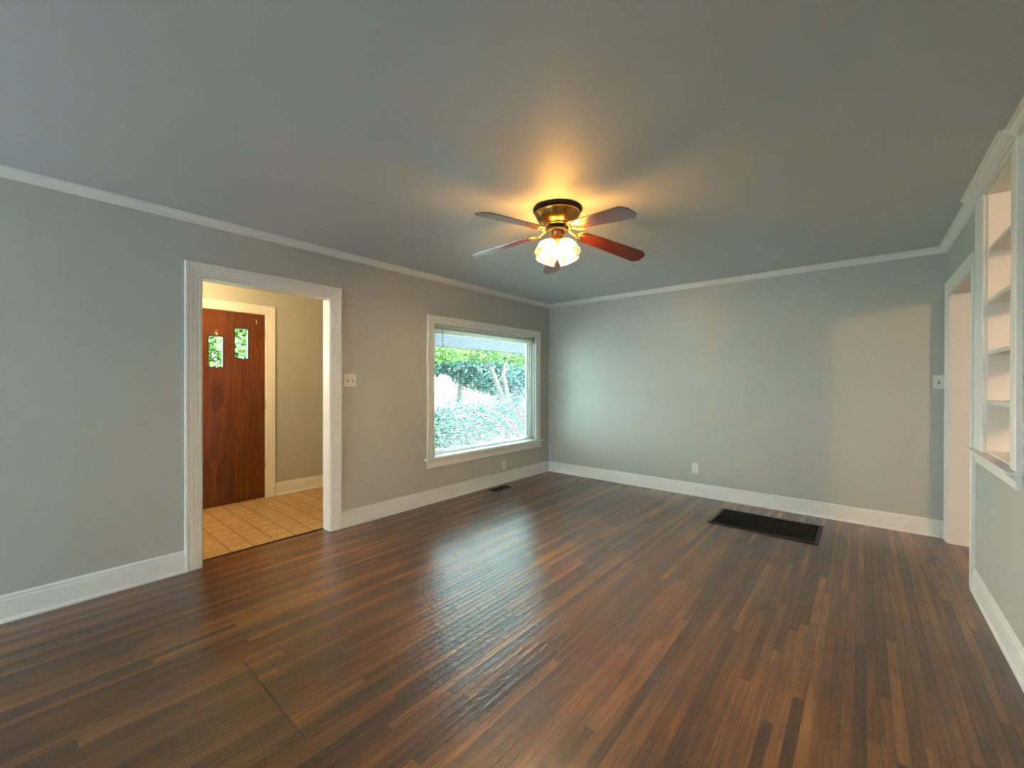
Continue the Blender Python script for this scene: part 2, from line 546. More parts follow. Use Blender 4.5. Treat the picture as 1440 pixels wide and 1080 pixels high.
wall('wall_left', 'x', -0.12, 0.0, YR - 0.12, 0.15, 0, H, [DOOR, WIN], M['wall'], 'grey wall with the cased opening and the picture window')
wall('wall_back', 'y', 0.0, 0.15, 0.0, 8.9, 0, H, [], M['wall'], 'grey far wall of the living room')
wall('wall_right', 'x', W, W + 0.15, YR, 0.0, 0, H, [RDOOR, NICHE], M['wall'], 'grey wall with the built-in bookcase')
wall('wall_rear', 'y', YR - 0.12, YR, 0.0, 8.9, 0, H, [(0.6, 2.1, 0.75, 2.05)], M['wall'], 'wall behind the viewer')  # unseen opening added and sized to let in cool fill daylight
wall('wall_side_room', 'x', 8.75, 8.9, YR, 0.0, 0, H, [], M['wall'], 'far wall of the side room')
wall('wall_front', 'x', XH - 0.15, XH, -5.6, -2.3, 0, H, [FD], M['wall'], 'front wall of the entry hall with the front door')
wall('wall_hall_far', 'y', -2.45, -2.30, XH, -0.12, 0, H, [], M['wall'], 'end wall of the entry hall')
wall('wall_hall_near', 'y', -5.6, -5.45, XH, -0.12, 0, H, [], M['wall'], 'near end wall of the entry hall')

# baseboards, crown
BB = [(0, 0), (0.020, 0), (0.0195, 0.010), (0.014, 0.020), (0.012, 0.022), (0.012, 0.098), (0.0085, 0.101), (0.012, 0.104),
      (0.0115, 0.118), (0.007, 0.124), (0.007, 0.128), (0.009, 0.133), (0.006, 0.143), (0.002, 0.1476), (0, 0.1476)]
CR = [(0, H - 0.0464), (0.006, H - 0.0464), (0.008, H - 0.042), (0.014, H - 0.038), (0.024, H - 0.031), (0.034, H - 0.021),
      (0.042, H - 0.010), (0.050, H - 0.007), (0.055, H - 0.003), (0.055, H), (0, H)]
CW = 0.094
def bb(name, runs):
    bm = new()
    for q in runs: sweep(bm, BB, *q)
    return struct(obj(name, bm, M['trim']), 'white moulded baseboard', 'baseboard')
bb('baseboard_left', [((0, YR, 0), (0, DOOR[0] - CW, 0), (1, 0, 0), 0, 0), ((0, DOOR[1] + CW + 0.005, 0), (0, 0, 0), (1, 0, 0), 0, 1)])
bb('baseboard_back', [((0, 0, 0), (W, 0, 0), (0, -1, 0), 1, 0)])
bb('baseboard_right', [((W, YR, 0), (W, RDOOR[0] - CW, 0), (-1, 0, 0), 0, 0)])
bb('baseboard_hall', [((XH, FD[1] + 0.098, 0), (XH, -2.45, 0), (1, 0, 0), 0, 1), ((XH, -2.45, 0), (-0.12, -2.45, 0), (0, -1, 0), 1, 0)])
bm = new(); sweep(bm, CR, (0, YR, 0), (0, 0, 0), (1, 0, 0), 0, 1)
struct(obj('trim_1', bm, M['trim']), 'white crown moulding along the window wall', 'crown moulding')
bm = new(); sweep(bm, CR, (0, 0, 0), (W, 0, 0), (0, -1, 0), 1, 1)
struct(obj('trim_2', bm, M['trim']), 'white crown moulding along the far wall', 'crown moulding')
bm = new(); sweep(bm, CR, (W, YR, 0), (W, 0, 0), (-1, 0, 0), 0, 1)
struct(obj('trim_3', bm, M['trim']), 'white crown moulding above the bookcase wall', 'crown moulding')

# door casings (stepped, three reeds) and jamb liners
CP = [(0.0, 0.0), (0.0, 0.010), (0.004, 0.013), (0.016, 0.013), (0.018, 0.0105), (0.022, 0.0105), (0.024, 0.014), (0.040, 0.0155),
      (0.042, 0.0125), (0.047, 0.0125), (0.049, 0.0165), (0.066, 0.018), (0.070, 0.0155), (0.074, 0.020), (0.088, 0.021), (CW, 0.017), (CW, 0.0)]
def jamb(bm, P, u0, u1, z1, t0, t1, th=0.014):
    for (a, b, c, e) in ((u0, u0 + th, 0, z1), (u1 - th, u1, 0, z1), (u0 + th, u1 - th, z1 - th, z1)):
        vs8 = [P(uu, zz, tt) for uu in (a, b) for zz in (c, e) for tt in (t0, t1)]
        xs, ys, zs = zip(*vs8)
        box(bm, min(xs), max(xs), min(ys), max(ys), min(zs), max(zs))
PL = lambda uu, zz, tt: (tt, uu, zz)
PR = lambda uu, zz, tt: (W - tt, uu, zz)
PF = lambda uu, zz, tt: (XH + tt, uu, zz)
bm = new(); casing(bm, DOOR[0], DOOR[1], 0, DOOR[3], CP, PL)
casing(bm, DOOR[0], DOOR[1], 0, DOOR[3], CP, lambda uu, zz, tt: (-0.12 - tt, uu, zz))
jamb(bm, PL, DOOR[0], DOOR[1], DOOR[3], -0.12, 0.002, 0.008)
struct(obj('trim_4', bm, M['trim']), 'white reeded casing of the opening to the hall', 'door casing')
bm = new(); box(bm, -0.128, -0.108, DOOR[0] + 0.008, DOOR[1] - 0.008, 0.0, 0.004)
struct(obj('trim_5', bm, M['iron'], bevel=0.0015), 'dark seam strip between hardwood and hall tile', 'threshold strip')
bm = new(); casing(bm, RDOOR[0], RDOOR[1], 0, RDOOR[3], CP, PR)
jamb(bm, PR, RDOOR[0], RDOOR[1], RDOOR[3], -0.15, 0.002, 0.008)
struct(obj('trim_6', bm, M['trim']), 'white casing and deep jamb of the doorway beside the bookcase', 'door casing')
bm = new(); casing(bm, FD[0], FD[1], 0, FD[3], CP, PF)
jamb(bm, PF, FD[0], FD[1], FD[3], -0.15, 0.003, 0.006)
struct(obj('trim_7', bm, M['trim']), 'white reeded casing round the front door', 'door casing')

# ---------------------------------------------------------------- front door
bm = new(); box(bm, XH - 0.20, XH - 0.058, FD[0] + 0.0065, FD[1] - 0.0065, -0.02, 0.022)  # added to stop daylight leaking under the door leaf
struct(obj('trim_8', bm, M['dark_wood'] if 'dark_wood' in M else M['door'], bevel=0.003), 'dark sill added under the front door to block leaking light', 'door sill')
door = struct(empty('door_1', (XH - 0.02, (FD[0] + FD[1]) / 2, 0)), 'red-brown stained flush front door with stepped small panes', 'door')
PANES = [(-4.005, -3.865, 1.343, 1.680), (-3.775, -3.635, 1.444, 1.781), (-3.542, -3.402, 1.545, 1.882)]
def leaf_mesh():
    bm = new()
    us = sorted({FD[0] + 0.0065, FD[1] - 0.0065} | {q for p_ in PANES for q in p_[:2]})
    zs = sorted({0.006, FD[3] - 0.007} | {q for p_ in PANES for q in p_[2:]})
    ox, oy = door.location.x, door.location.y
    solid = lambda i, j: 0 <= i < len(us) - 1 and 0 <= j < len(zs) - 1 and not any(
        p_[0] - 1e-6 <= us[i] and us[i + 1] <= p_[1] + 1e-6 and p_[2] - 1e-6 <= zs[j] and zs[j + 1] <= p_[3] + 1e-6 for p_ in PANES)
    c = {}
    def V(i, j, t):
        if (i, j, t) not in c: c[(i, j, t)] = bm.verts.new((t, us[i] - oy, zs[j]))
        return c[(i, j, t)]
    t0, t1 = -0.034, 0.010
    for i in range(len(us) - 1):
        for j in range(len(zs) - 1):
            if not solid(i, j): continue
            for t in (t0, t1): bm.faces.new((V(i, j, t), V(i + 1, j, t), V(i + 1, j + 1, t), V(i, j + 1, t)))
            for (di, dj, a, b) in ((-1, 0, (0, 0), (0, 1)), (1, 0, (1, 0), (1, 1)), (0, -1, (0, 0), (1, 0)), (0, 1, (0, 1), (1, 1))):
                if not solid(i + di, j + dj):
                    p_, q = (i + a[0], j + a[1]), (i + b[0], j + b[1])
                    bm.faces.new((V(*p_, t0), V(*q, t0), V(*q, t1), V(*p_, t1)))
    return bm
obj('door_leaf', leaf_mesh(), M['door'], door)
oy = door.location.y
for (a, b, c, e) in PANES:
    bm = new()
    for q in ((a, a + 0.009, c, e), (b - 0.009, b, c, e), (a + 0.009, b - 0.009, c, c + 0.009), (a + 0.009, b - 0.009, e - 0.009, e)):
        box(bm, -0.030, 0.006, q[0] - oy, q[1] - oy, q[2], q[3])
    pf = obj('pane_frame', bm, M['dark_wood'], door)
    bm = new(); box(bm, -0.014, -0.010, a + 0.009 - oy, b - 0.009 - oy, c + 0.009, e - 0.009)
    obj('pane', bm, M['glass'], pf)
for z in (0.33, 0.99, 1.77):
    bm = new()
    for k in range(5):
        v0 = len(bm.verts)
        lathe(bm, [(0.0075, z + k * 0.02 + 0.001), (0.0075, z + k * 0.02 + 0.019)], 12, cap=True)
    bmesh.ops.translate(bm, verts=bm.verts[:], vec=(0.024, FD[1] - 0.004 - oy, 0))
    obj('hinge', bm, M['steel'], door)
bm = new(); tube(bm, [(0.010, -3.335 - oy, 1.985), (0.022, -3.335 - oy, 1.983), (0.030, -3.335 - oy, 1.970), (0.030, -3.335 - oy, 1.950), (0.024, -3.335 - oy, 1.938)], 0.0035)
obj('door_hook', bm, M['plastic'], door, True)
bm = new(); lathe(bm, [(0.030, 0), (0.030, 0.006), (0.012, 0.010), (0.010, 0.030), (0.026, 0.042), (0.028, 0.052), (0.020, 0.062), (0.002, 0.065)], 24)
obj('door_knob', bm, M['brass'], door, True, loc=(0.010, FD[0] + 0.075 - oy, 0.95), rot=(0, R(90), 0))

# ---------------------------------------------------------------- picture window
win = struct(empty('window_1', (0, (WIN[0] + WIN[1]) / 2, WIN[2])), 'large picture window with white casing and stool', 'window')
wy, wz = win.location.y, win.location.z
def wbox(bm, x0, x1, y0, y1, z0, z1): box(bm, x0, x1, y0 - wy, y1 - wy, z0 - wz, z1 - wz)
bm = new(); casing(bm, WIN[0] - wy, WIN[1] - wy, 0.487 - wz, WIN[3] - wz, [(0, 0), (0, 0.014), (0.006, 0.017), (0.030, 0.017), (0.033, 0.014), (0.037, 0.014), (0.040, 0.018), (0.070, 0.019), (0.074, 0.022), (0.090, 0.022), (0.092, 0.018), (0.092, 0)], PL)
obj('window_casing', bm, M['trim'], win)
bm = new(); wbox(bm, -0.115, 0.0, WIN[0], WIN[1], 0.47, 0.487); wbox(bm, 0.0005, 0.042, -2.259, -0.165, 0.466, 0.487)
obj('window_sill', bm, M['trim'], win, bevel=0.004)
bm = new()
sweep(bm, [(0, 0.378 - wz), (0.010, 0.378 - wz), (0.014, 0.382 - wz), (0.014, 0.430 - wz), (0.017, 0.434 - wz), (0.017, 0.452 - wz), (0.022, 0.458 - wz), (0.022, 0.466 - wz), (0, 0.466 - wz)],
      (0, -2.228 - wy, 0), (0, -0.212 - wy, 0), (1, 0, 0))
obj('window_apron', bm, M['trim'], win)
bm = new()
fz0, fz1 = 0.4875, WIN[3]
for (x0, x1, w_) in ((-0.118, -0.066, 0.022), (-0.118, -0.082, 0.046), (-0.114, -0.094, 0.088)):
    wbox(bm, x0, x1, WIN[0], WIN[0] + w_, fz0, fz1)
    wbox(bm, x0, x1, WIN[1] - w_, WIN[1], fz0, fz1)
    wbox(bm, x0, x1, WIN[0] + w_, WIN[1] - w_, fz0, fz0 + w_ * 0.6)
    wbox(bm, x0, x1, WIN[0] + w_, WIN[1] - w_, fz1 - w_, fz1)
obj('window_frame', bm, M['trim'], win)
bm = new(); wbox(bm, -0.106, -0.101, WIN[0] + 0.0885, WIN[1] - 0.0885, fz0 + 0.0535, fz1 - 0.0885)
obj('pane', bm, M['glass'], win)

# venetian blind
bl = tag(empty('venetian_blind', (-0.030, wy, 1.905)), 'white aluminium mini blind hung lowered with open slats in the picture window', 'blind')
y0, y1 = WIN[0] + 0.012 - wy, WIN[1] - 0.012 - wy
ZB = bl.location.z
bm = new()
for (a, b, c, e) in ((-0.014, 0.013, -0.020, -0.018), (0.0122, 0.014, -0.020, 0.006), (-0.014, -0.0122, -0.020, 0.006)):
    box(bm, a, b, y0, y1, c, e)
obj('headrail', bm, M['rail'], bl)
for yy in (y0 - 0.008, y1 + 0.001):
    bm = new(); box(bm, -0.017, 0.017, yy, yy + 0.007, -0.022, 0.026)
    obj('mounting_bracket', bm, M['wand'], bl)
bm = new()
zt, zb, n = -0.036, 0.540 - ZB, 66
for i in range(n):
    z = zt + (zb - zt) * i / (n - 1)
    prev = None
    for k in range(5):
        s = (k - 2) / 2
        a = R(2)
        xx = s * 0.0125 * math.cos(a)
        zz = z - s * 0.0125 * math.sin(a) + 0.0011 * (1 - s * s)
        cur = (bm.verts.new((xx, y0 + 0.003, zz)), bm.verts.new((xx, y1 - 0.003, zz)))
        if prev: bm.faces.new((prev[0], prev[1], cur[1], cur[0]))
        prev = cur
so = obj('slats', bm, M['slat'], bl, True)
sm = so.modifiers.new('thickness', 'SOLIDIFY'); sm.thickness = 0.0004
bm = new(); box(bm, -0.0125, 0.0125, y0 + 0.002, y1 - 0.002, 0.512 - ZB, 0.526 - ZB)
obj('bottom_rail', bm, M['rail'], bl, bevel=0.003)
for f in (0.09, 0.37, 0.64, 0.91):
    bm = new()
    yy = y0 + (y1 - y0) * f
    for xx in (-0.0132, 0.0132):
        tube(bm, [(xx, yy, -0.02), (xx, yy, 0.526 - ZB)], 0.0006, 5)
    obj('ladder_cord', bm, M['slat'], bl)
bm = new(); yy = -2.003 - wy
tube(bm, [(0.016, yy, -0.008), (0.020, yy, -0.016), (0.0205, yy, -0.03)], 0.0018, 6)
tube(bm, [(0.0205, yy, -0.028), (0.0215, yy, 1.22 - ZB)], 0.0042, 6)
obj('tilt_wand', bm, M['wand'], bl, True)

# ---------------------------------------------------------------- built-in bookcase
bc = tag(empty('bookcase', (W, (NICHE[0] + NICHE[1]) / 2, NICHE[2])), 'white built-in bookcase with empty shelves set into the grey wall beside the doorway', 'bookcase')
by, bz = bc.location.y, bc.location.z
n0, n1 = NICHE[0] - by, NICHE[1] - by
zt = NICHE[3] - bz
bm = new()
for (a, b) in ((n0, n0 + 0.008), (n1 - 0.008, n1)): box(bm, 0.0, 0.30, a, b, 0.0, zt)
obj('side_panel', bm, M['trim'], bc)
bm = new(); box(bm, 0.0, 0.30, n0 + 0.0081, n1 - 0.0081, zt - 0.008, zt)
obj('top_panel', bm, M['trim'], bc)
for z in (1.203, 1.483, 1.779, 2.066):
    bm = new(); box(bm, 0.004, 0.30, n0 + 0.0082, n1 - 0.0082, z - bz - 0.022, z - bz)
    obj('shelf', bm, M['trim'], bc, bevel=0.0015)
bm = new(); box(bm, 0.0, 0.30, n0 + 0.0081, n1 - 0.0081, 0.0, 0.012)
obj('shelf', bm, M['trim'], bc)
# face frame, stool with two-step apron, crown return
FW = 0.105
FAR = 1.95        # the stile next to the doorway is wider
fcp = [(0.0, 0.0), (0.0, 0.016), (0.004, 0.019), (0.026, 0.019), (0.029, 0.016), (0.034, 0.016), (0.037, 0.019), (0.080, 0.020), (0.084, 0.023), (0.098, 0.023), (FW, 0.019), (FW, 0.0)]
bm = new()
PB = lambda uu, zz, tt: (-tt, uu, zz)
rings = []
for d_, t_ in fcp:
    dz_ = min(d_, 0.0) + d_ * 0.6
    rings.append([bm.verts.new(PB(*q)) for q in ((n0 - d_, 0.0, t_), (n0 - d_, zt + dz_ * 0.34, t_), (n1 + d_ * FAR, zt + dz_ * 0.34, t_), (n1 + d_ * FAR, 0.0, t_))])
for i in range(len(fcp)):
    a, b = rings[i], rings[(i + 1) % len(fcp)]
    for s in range(3): bm.faces.new((a[s], a[s + 1], b[s + 1], b[s]))
bm.faces.new([q[0] for q in rings]); bm.faces.new([q[3] for q in rings])
obj('face_frame', bm, M['trim'], bc)
bm = new(); box(bm, -0.052, -0.0002, -2.158 - by, -1.238 - by, -0.016, 0.0)
obj('sill', bm, M['trim'], bc, bevel=0.003)
bm = new()
sweep(bm, [(0, -0.086), (0.010, -0.086), (0.014, -0.082), (0.014, -0.066), (0.019, -0.060), (0.019, -0.044), (0.026, -0.036), (0.026, -0.022), (0.034, -0.0162), (0, -0.0162)],
      (0, -2.135 - by, 0), (0, -1.245 - by, 0), (-1, 0, 0))
obj('apron', bm, M['trim'], bc)
bm = new()
sweep(bm, [(o + 0.020, z - bz) for o, z in CR], (0, -2.135 - by, 0), (0, -1.185 - by, 0), (-1, 0, 0))
obj('crown', bm, M['trim'], bc)

# ---------------------------------------------------------------- switches, outlets
def plate(name, loc, rot, w, h, label, cat):
    """Built facing +X in the local frame (y across, z up)."""
    t = tag(empty(name, loc, rot), label, cat)
    bm = new(); box(bm, 0.0, 0.006, -w / 2, w / 2, -h / 2, h / 2)
    obj('cover_plate', bm, M['plastic'], t, bevel=0.003)
    return t
def toggle(t, y):
    bm = new(); box(bm, 0.006, 0.0066, y - 0.006, y + 0.006, -0.0125, 0.0125)
    o = obj('toggle_slot', bm, M['slot'], t)
    bm = new(); box(bm, 0.0, 0.014, -0.0032, 0.0032, -0.005, 0.005)
    obj('toggle', bm, M['plastic'], o, bevel=0.0012, loc=(0.006, y, 0.002), rot=(0, R(-28), 0))
    for s in (-1, 1):
        bm = new(); lathe(bm, [(0.0035, 0), (0.0035, 0.0008), (0.001, 0.0014)], 10)
        obj('screw', bm, M['steel'], t, loc=(0.006, y, s * 0.030), rot=(0, R(90), 0))
def outlet(t):
    for s in (-1, 1):
        bm = new()
        lathe(bm, [(0.0165, 0.006), (0.0165, 0.0078), (0.0150, 0.0082), (0.001, 0.0082)], 24)
        bmesh.ops.rotate(bm, verts=bm.verts[:], matrix=Matrix.Rotation(R(90), 3, 'Y'))
        bmesh.ops.translate(bm, verts=bm.verts[:], vec=(0, 0, s * 0.0195))
        rc = obj('receptacle', bm, M['plastic'], t)
        bm = new()
        for yy in (-0.006, 0.006): box(bm, 0.0082, 0.0085, yy - 0.0013, yy + 0.0013, s * 0.0195 - 0.001, s * 0.0195 + 0.008)
        box(bm, 0.0082, 0.0085, -0.0022, 0.0022, s * 0.0195 - 0.009, s * 0.0195 - 0.005)
        obj('slots', bm, M['slot'], rc)
    bm = new(); lathe(bm, [(0.003, 0), (0.003, 0.0008), (0.001, 0.0012)], 10)
    obj('screw', bm, M['steel'], t, loc=(0.006, 0, 0), rot=(0, R(90), 0))
t = plate('light_switch', (0, -3.091, 1.316), (0, 0, 0), 0.114, 0.114, 'white double toggle switch plate beside the opening to the hall', 'light switch')
toggle(t, -0.023); toggle(t, 0.023)
t = plate('light_switch', (4.017, 0, 1.309), (0, 0, R(-90)), 0.070, 0.114, 'white single toggle switch plate at the end of the far wall, by the doorway', 'light switch')
toggle(t, 0.0)
t = plate('power_outlet', (2.064, 0, 0.318), (0, 0, R(-90)), 0.070, 0.114, 'white outlet on the far wall above the baseboard', 'outlet')
outlet(t)
t = plate('cable_plate', (0, -0.993, 0.232), (0, 0, 0), 0.070, 0.114, 'white wall plate low on the wall below the picture window', 'wall plate')
bm = new(); lathe(bm, [(0.006, 0), (0.006, 0.002), (0.0045, 0.0025), (0.0045, 0.009), (0.002, 0.009)], 12)
obj('jack', bm, M['steel'], t, loc=(0.006, 0, 0), rot=(0, R(90), 0))

# ---------------------------------------------------------------- floor registers
def register(name, x0, x1, y0, y1, fin_axis, pitch, border, label, cat, frame_mat):
    t = tag(empty(name, ((x0 + x1) / 2, (y0 + y1) / 2, 0)), label, cat)
    hx, hy = (x1 - x0) / 2, (y1 - y0) / 2
    bm = new()
    zf = 0.007
    b = border
    # bevelled flange
    outer = [(-hx, -hy), (hx, -hy), (hx, hy), (-hx, hy)]
    lv = []
    for (k, z) in ((0.0, 0.0005), (0.004, zf), (b, zf), (b, 0.0005)):
        lv.append([bm.verts.new((sx * (abs(px) - k), sy * (abs(py) - k), z)) for px, py in outer for sx, sy in ((1 if px > 0 else -1, 1 if py > 0 else -1),)])
    for a, c in zip(lv, lv[1:]):
        for i in range(4):
            j = (i + 1) % 4
            bm.faces.new((a[i], a[j], c[j], c[i]))
    obj('flange', bm, frame_mat, t)
    bm = new(); box(bm, -hx + b, hx - b, -hy + b, hy - b, 0.0003, 0.0008)
    obj('duct', bm, M['void'], t)
    bm = new()
    L = (hx if fin_axis == 'y' else hy) - b
    q = int(2 * L / pitch)
    for i in range(1, q):
        c = -L + 2 * L * i / q
        if fin_axis == 'y': box(bm, c - 0.0012, c + 0.0012, -hy + b, hy - b, 0.0012, zf - 0.0005)
        else: box(bm, -hx + b, hx - b, c - 0.0012, c + 0.0012, 0.0012, zf - 0.0005)
    for f in (-0.5, 0.0, 0.5):
        if fin_axis == 'y': box(bm, -hx + b, hx - b, f * 2 * (hy - b) * 0.98 - 0.002, f * 2 * (hy - b) * 0.98 + 0.002, 0.001, zf - 0.001)
        else: box(bm, f * 2 * (hx - b) * 0.98 - 0.002, f * 2 * (hx - b) * 0.98 + 0.002, -hy + b, hy - b, 0.001, zf - 0.001)
    obj('grate', bm, M['iron'], t)
    return t
register('floor_grille', 2.425, 3.262, -0.885, -0.318, 'y', 0.0145, 0.032, 'large dark return-air grille set in the floor by the far wall', 'floor grille', M['wood_frame'] if 'wood_frame' in M else M['iron'])
register('floor_register', 0.092, 0.218, -1.385, -1.085, 'x', 0.011, 0.012, 'small dark floor register beneath the picture window', 'floor register', M['iron'])

# ---------------------------------------------------------------- ceiling fan
FX, FY = 1.987, -2.712
fan = tag(empty('ceiling_fan', (FX, FY, H)), 'flush-mount brass ceiling fan with five dark red wooden blades and lit glass shades', 'ceiling fan')
bm = new()
lathe(bm, [(0.02, -0.0005), (0.156, -0.0005), (0.158, -0.004), (0.158, -0.016), (0.152, -0.020), (0.146, -0.021), (0.140, -0.026)], 64)
obj('canopy', bm, M['black'], fan, True)
bm = new()
lathe(bm, [(0.135, -0.022), (0.146, -0.024), (0.148, -0.030), (0.148, -0.038), (0.144, -0.044), (0.136, -0.060), (0.124, -0.078), (0.108, -0.092), (0.090, -0.102),
           (0.086, -0.104), (0.088, -0.107), (0.088, -0.112), (0.084, -0.115), (0.04, -0.116)], 64)
obj('motor_housing', bm, M['brass'], fan, True)
bm = new()
lathe(bm, [(0.03, -0.116), (0.070, -0.117), (0.074, -0.122), (0.074, -0.142), (0.066, -0.147), (0.030, -0.148)], 48)
obj('flywheel', bm, M['black'], fan, True)
bm = new()
lathe(bm, [(0.020, -0.147), (0.045, -0.149), (0.045, -0.157), (0.041, -0.160), (0.041, -0.190), (0.046, -0.194), (0.046, -0.206), (0.038, -0.216), (0.016, -0.222), (0.002, -0.224)], 48)
fit = obj('light_fitter', bm, M['copper'], fan, True)

BLADES = [(-18.7, 2.199), (56.3, 2.170), (-97.7, 2.236), (-164.7, 2.205), (128.3, 2.190)]    # angle, height of the tip
PITCH, ZROOT, RROOT = 0.20, 2.278, 0.19
RT, WB, EB, CB = 0.655, 0.070, 0.036, 0.036
for ang, zt_ in BLADES:
    slope = (ZROOT - zt_) / (RT - RROOT)
    zz = ZROOT + slope * RROOT - H
    ol = [(0.185, -0.050), (0.30, -0.058), (RT - CB, -WB), (RT, -EB), (RT, EB), (RT - CB, WB), (0.30, 0.058), (0.185, 0.050), (0.175, 0.03), (0.172, 0.0), (0.175, -0.03)]
    bm = new()
    lo = [bm.verts.new((px, py, -0.003)) for px, py in ol]
    hi = [bm.verts.new((px, py, 0.003)) for px, py in ol]
    bm.faces.new(lo[::-1]); bm.faces.new(hi)
    for i in range(len(ol)):
        j = (i + 1) % len(ol)
        bm.faces.new((lo[i], lo[j], hi[j], hi[i]))
    rot = Matrix.Rotation(R(ang), 3, 'Z') @ Matrix.Rotation(math.atan(slope), 3, 'Y') @ Matrix.Rotation(-PITCH, 3, 'X')
    blade = obj('blade', bm, M['blade'], fan, bevel=0.001, loc=(0, 0, zz), rot=rot.to_euler())
    # brass bracket: stem from the flywheel, curved prongs under the blade root
    inv = rot.inverted()
    def P(rr, s, z):      # point in fan space (radial, sideways, z) -> blade space
        v = Matrix.Rotation(R(ang), 3, 'Z') @ Vector((rr, s, z))
        return inv @ (v - Vector((0, 0, zz)))
    e = Vector((0.152, 0, -0.008)); e2 = Vector((0.135, 0, -0.014))
    bm = new()
    tube(bm, [P(0.060, 0, -0.128), P(0.085, 0, -0.134), P(0.108, 0, -0.150), e2, e], [0.010, 0.010, 0.0095, 0.010, 0.012], 10, 0.6)
    for s in (-1, 1):
        tube(bm, [(0.148, 0, -0.007), (0.152, s * 0.022, -0.008), (0.164, s * 0.042, -0.008), (0.186, s * 0.054, -0.008), (0.215, s * 0.058, -0.007), (0.232, s * 0.055, -0.006)],
             [0.008, 0.008, 0.007, 0.006, 0.005, 0.004], 8, 0.6)
        tube(bm, [(0.150, 0, -0.007), (0.172, s * 0.014, -0.008), (0.186, s * 0.030, -0.008), (0.208, s * 0.040, -0.008), (0.230, s * 0.042, -0.006)],
             [0.006, 0.006, 0.005, 0.0045, 0.003], 8, 0.6)
    obj('bracket', bm, M['brass_bright'], blade, True)

# four tulip shades, their sockets and bulbs
sh = [(0.022, 0.000), (0.024, 0.010), (0.034, 0.022), (0.050, 0.040), (0.060, 0.060), (0.064, 0.080), (0.063, 0.100), (0.062, 0.118), (0.066, 0.130)]
view = math.atan2(-4.9823 - FY, 3.5241 - FX)
for k in range(4):
    az = view + R(45 + 90 * k)
    tilt = R(34)
    ax = Vector((math.cos(az) * math.sin(tilt), math.sin(az) * math.sin(tilt), -math.cos(tilt)))
    q = ax.to_track_quat('Z', 'Y')
    p0 = Vector((math.cos(az) * 0.034, math.sin(az) * 0.034, -0.200))
    bm = new()
    lathe(bm, [(0.012, -0.004), (0.020, 0.0), (0.026, 0.012), (0.027, 0.022), (0.024, 0.026), (0.016, 0.027)], 24)
    arm = obj('lamp_socket', bm, M['brass_bright'], fan, True, loc=p0)
    arm.rotation_mode = 'QUATERNION'; arm.rotation_quaternion = q
    bm = new()
    def fl(a, z):
        s = max(0.0, (z - 0.02) / 0.11)
        return 1 + 0.035 * s * math.cos(10 * a)
    lathe(bm, sh, 60, fl)
    so = obj('lamp_shade', bm, M['shade'], fan, True, loc=p0 + ax * 0.018)
    so.rotation_mode = 'QUATERNION'; so.rotation_quaternion = q
    md = so.modifiers.new('thickness', 'SOLIDIFY'); md.thickness = 0.003
    bm = new()
    lathe(bm, [(0.002, 0.020), (0.012, 0.022), (0.013, 0.034), (0.020, 0.048), (0.0265, 0.064), (0.027, 0.074), (0.022, 0.088), (0.012, 0.097), (0.002, 0.099)], 20)
    bo = obj('bulb', bm, M['bulb'], so, True)
for (aa, ln_, knob) in ((view - R(20), 0.155, True), (view + R(60), 0.075, False)):
    bm = new()
    cx, cy = math.cos(aa) * 0.046, math.sin(aa) * 0.046
    tube(bm, [(cx * 0.9, cy * 0.9, -0.178), (cx, cy, -0.182), (cx, cy, -0.182 - ln_)], 0.0014, 6)
    ch = obj('pull_chain', bm, M['brass_bright'], fan)
    bm = new()
    lathe(bm, [(0.001, 0.0), (0.004, -0.002), (0.0045, -0.012), (0.008, -0.026), (0.008, -0.036), (0.003, -0.040)], 14)
    obj('knob', bm, M['brass_bright'], ch, True, loc=(cx, cy, -0.182 - ln_))

# ---------------------------------------------------------------- outdoors
rnd = random.Random(5)
def leaves(blobs, count, size, seed):
    rg = random.Random(seed)
    vs_, fs = [], []
    tot = sum(b[3] * b[4] * b[5] for b in blobs)
    for (cx, cy, cz, rx, ry, rz) in blobs:
        k = int(count * rx * ry * rz / tot)
        for _ in range(k):
            while True:
                v = Vector((rg.uniform(-1, 1), rg.uniform(-1, 1), rg.uniform(-1, 1)))
                if 0.25 < v.length < 1: break
            v = v * (0.55 + 0.45 * rg.random())
            c = Vector((cx + v.x * rx, cy + v.y * ry, cz + v.z * rz))
            a = Vector((rg.gauss(0, 1), rg.gauss(0, 1), rg.gauss(0, 0.7))).normalized()
            b = a.cross(Vector((rg.gauss(0, 1), rg.gauss(0, 1), rg.gauss(0, 1)))).normalized()
            nn = a.cross(b)
            s = size * rg.uniform(0.6, 1.3)
            i = len(vs_)
            vs_ += [c - a * s, c + b * s * 0.42 + nn * s * 0.15, c + a * s, c - b * s * 0.42 + nn * s * 0.15]
            fs += [(i, i + 1, i + 2), (i, i + 2, i + 3)]
    me = bpy.data.meshes.new('foliage')
    me.from_pydata([tuple(v) for v in vs_], [], fs)
    return me
def foliage(name, me, mat, parent=None):
    me.materials.append(mat)
    o = bpy.data.objects.new(name, me)
    COL.objects.link(o)
    if parent: o.parent = parent
    return o
GZ = -0.45
bm = new(); box(bm, -14, XH - 0.15, -9, -2.3, GZ, GZ + 0.03)  # unseen pale slab added to bounce sunlight up through the window
M['concrete'] = mat_noise('bounce_slab_concrete', srgb(196, 194, 188), srgb(222, 219, 212), 4)
struct(obj('bounce_slab', bm, M['concrete']), 'unseen pale concrete slab added to bounce sunlight into the room', 'bounce_slab')
bm = new(); box(bm, -45, XH - 0.15, -30, 40, GZ - 0.2, GZ)
box(bm, XH - 0.15, -0.12, -2.3, 40, GZ - 0.2, GZ)
struct(obj('ground', bm, M['lawn']), 'front garden ground outside', 'ground')
